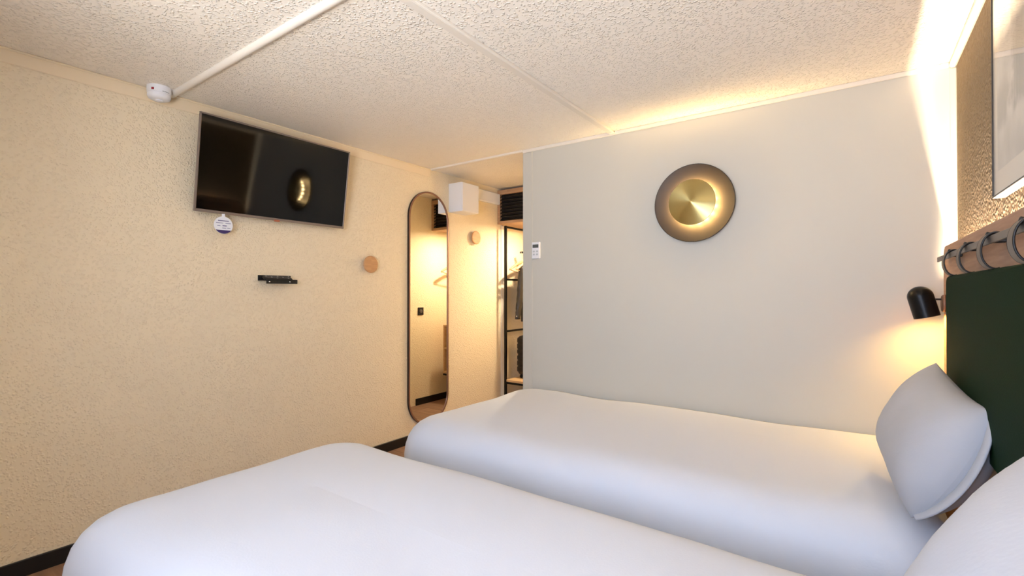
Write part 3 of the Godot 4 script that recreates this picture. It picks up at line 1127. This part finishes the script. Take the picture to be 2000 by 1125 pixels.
func disc_lamp() -> void:
	var t := thing("disc_wall_lamp", "round bronze wall lamp with glowing ring around a brass centre dish", "lamp", Vector3(-0.777, 1.772, ZP))
	# lathed about the wall normal: local y of the profile runs out of the wall
	var xf := Transform3D(Basis(Vector3(1, 0, 0), PI / 2), Vector3.ZERO)
	var p := MB.new()
	p.xf = xf
	p.lathe([[Vector2(0.0, 0.012), Vector2(0.08, 0.012), Vector2(0.12, 0.014), Vector2(0.16, 0.018), Vector2(0.20, 0.025), Vector2(0.226, 0.031)], [Vector2(0.226, 0.031), Vector2(0.229, 0.032), Vector2(0.2305, 0.030)], [Vector2(0.2305, 0.030), Vector2(0.20, 0.021), Vector2(0.15, 0.012), Vector2(0.10, 0.008), Vector2(0.0, 0.008)]], 96)
	obj("back_plate", p, M.plate, t, "dark bronze dish")
	var mt := MB.new()
	mt.xf = xf
	mt.lathe([[Vector2(0.05, 0.0), Vector2(0.05, 0.009)], [Vector2(0.09, 0.011), Vector2(0.09, 0.040), Vector2(0.0, 0.041)]], 48)
	obj("mount", mt, M.plate, t)
	var d := MB.new()
	d.xf = xf
	d.lathe([[Vector2(0.0, 0.088), Vector2(0.006, 0.0875), Vector2(0.04, 0.083), Vector2(0.08, 0.077), Vector2(0.115, 0.070), Vector2(0.132, 0.066)], [Vector2(0.132, 0.066), Vector2(0.1335, 0.064), Vector2(0.132, 0.062)], [Vector2(0.132, 0.062), Vector2(0.10, 0.068), Vector2(0.0, 0.07)]], 96)
	obj("dish", d, M.gold, t, "brushed brass centre dish")
	var em := mat(rgb(255, 220, 150), 0.5)
	em.emission_enabled = true
	em.emission = rgb(255, 190, 95)
	em.emission_energy_multiplier = 4.0
	var l := MB.new()
	l.xf = xf
	l.lathe([[Vector2(0.0905, 0.036), Vector2(0.094, 0.038), Vector2(0.096, 0.043), Vector2(0.094, 0.048), Vector2(0.0905, 0.050)]], 64)
	obj("led_ring", l, em, t)
	for k in 16:
		var a := TAU * (k + 0.5) / 16
		omni(Vector3(cos(a) * 0.108, sin(a) * 0.108, 0.046), rgb(255, 216, 150), 0.024, 0.012, t)


func picture() -> void:
	var t := thing("framed_picture", "framed grey wash picture on the brown wall above the headboard", "picture", Vector3(XH, 1.54, -1.85))
	var zr := 0.25
	var y1 := 0.64
	var x := -0.030
	var fr := MB.new()
	fr.box(Vector3(x, 0, -zr), Vector3(0, 0.006, zr), 0.001)
	fr.box(Vector3(x, y1 - 0.006, -zr), Vector3(0, y1, zr), 0.001)
	fr.box(Vector3(x, 0.006, -zr), Vector3(0, y1 - 0.006, -zr + 0.006), 0.001)
	fr.box(Vector3(x, 0.006, zr - 0.006), Vector3(0, y1 - 0.006, zr), 0.001)
	obj("frame", fr, mat(rgb(44, 42, 42), 0.4), t, "thin dark frame")
	obj("mat_board", box1(Vector3(x + 0.006, 0.006, -zr + 0.006), Vector3(x + 0.010, y1 - 0.006, zr - 0.006), 0.0), mat(rgb(226, 218, 204), 0.8), t, "cream mat board")
	var im := Image.create(256, 352, false, Image.FORMAT_RGB8)
	var f := FastNoiseLite.new()
	f.seed = 77
	f.frequency = 0.012
	f.fractal_octaves = 4
	for yy in 352:
		for xx in 256:
			var u := xx / 256.0
			var v := yy / 352.0
			var g := 0.80 + f.get_noise_2d(xx, yy * 0.6) * 0.14
			# a wash of dark vertical streaks to one side and a pale ground below
			var streak := f.get_noise_2d(xx * 5.0, yy * 0.25 + 900)
			var mass := smoothstep(0.28, 0.5, u + f.get_noise_2d(xx * 1.2 + 300, yy * 1.2) * 0.22) * smoothstep(0.02, 0.2, v) * (1.0 - smoothstep(0.62, 0.78, v + f.get_noise_2d(xx, yy + 70) * 0.15))
			g -= mass * (0.46 + 0.34 * streak)
			g -= 0.10 * smoothstep(0.7, 0.95, v)
			var left := smoothstep(0.0, 0.1, 0.22 - absf(u - 0.12) - f.get_noise_2d(xx * 2.0, yy) * 0.1) * smoothstep(0.45, 0.6, v) * (1.0 - smoothstep(0.7, 0.8, v))
			g -= left * 0.34
			g = clampf(g, 0.2, 0.92)
			im.set_pixel(xx, yy, Color(g, g * 0.985, g * 0.96))
	var pm := mat(Color.WHITE, 0.6)
	pm.albedo_texture = ImageTexture.create_from_image(im)
	var q := MB.new()
	var X := x + 0.0055
	var zi := zr - 0.045
	q.poly([Vector3(X, 0.075, -zi), Vector3(X, 0.075, zi), Vector3(X, y1 - 0.05, zi), Vector3(X, y1 - 0.05, -zi)], Vector3(-1, 0, 0))
	for k in 4:
		q.uv[k] = Vector2((q.v[k].z + zi) / (2 * zi), 1.0 - (q.v[k].y - 0.075) / (y1 - 0.125))
	obj("print", q, pm, t, "grey wash print")
	var gp := MB.new()
	gp.box(Vector3(x + 0.002, 0.006, -zr + 0.006), Vector3(x + 0.004, y1 - 0.006, zr - 0.006), 0.0)
	obj("glass", gp, M.glass, t)
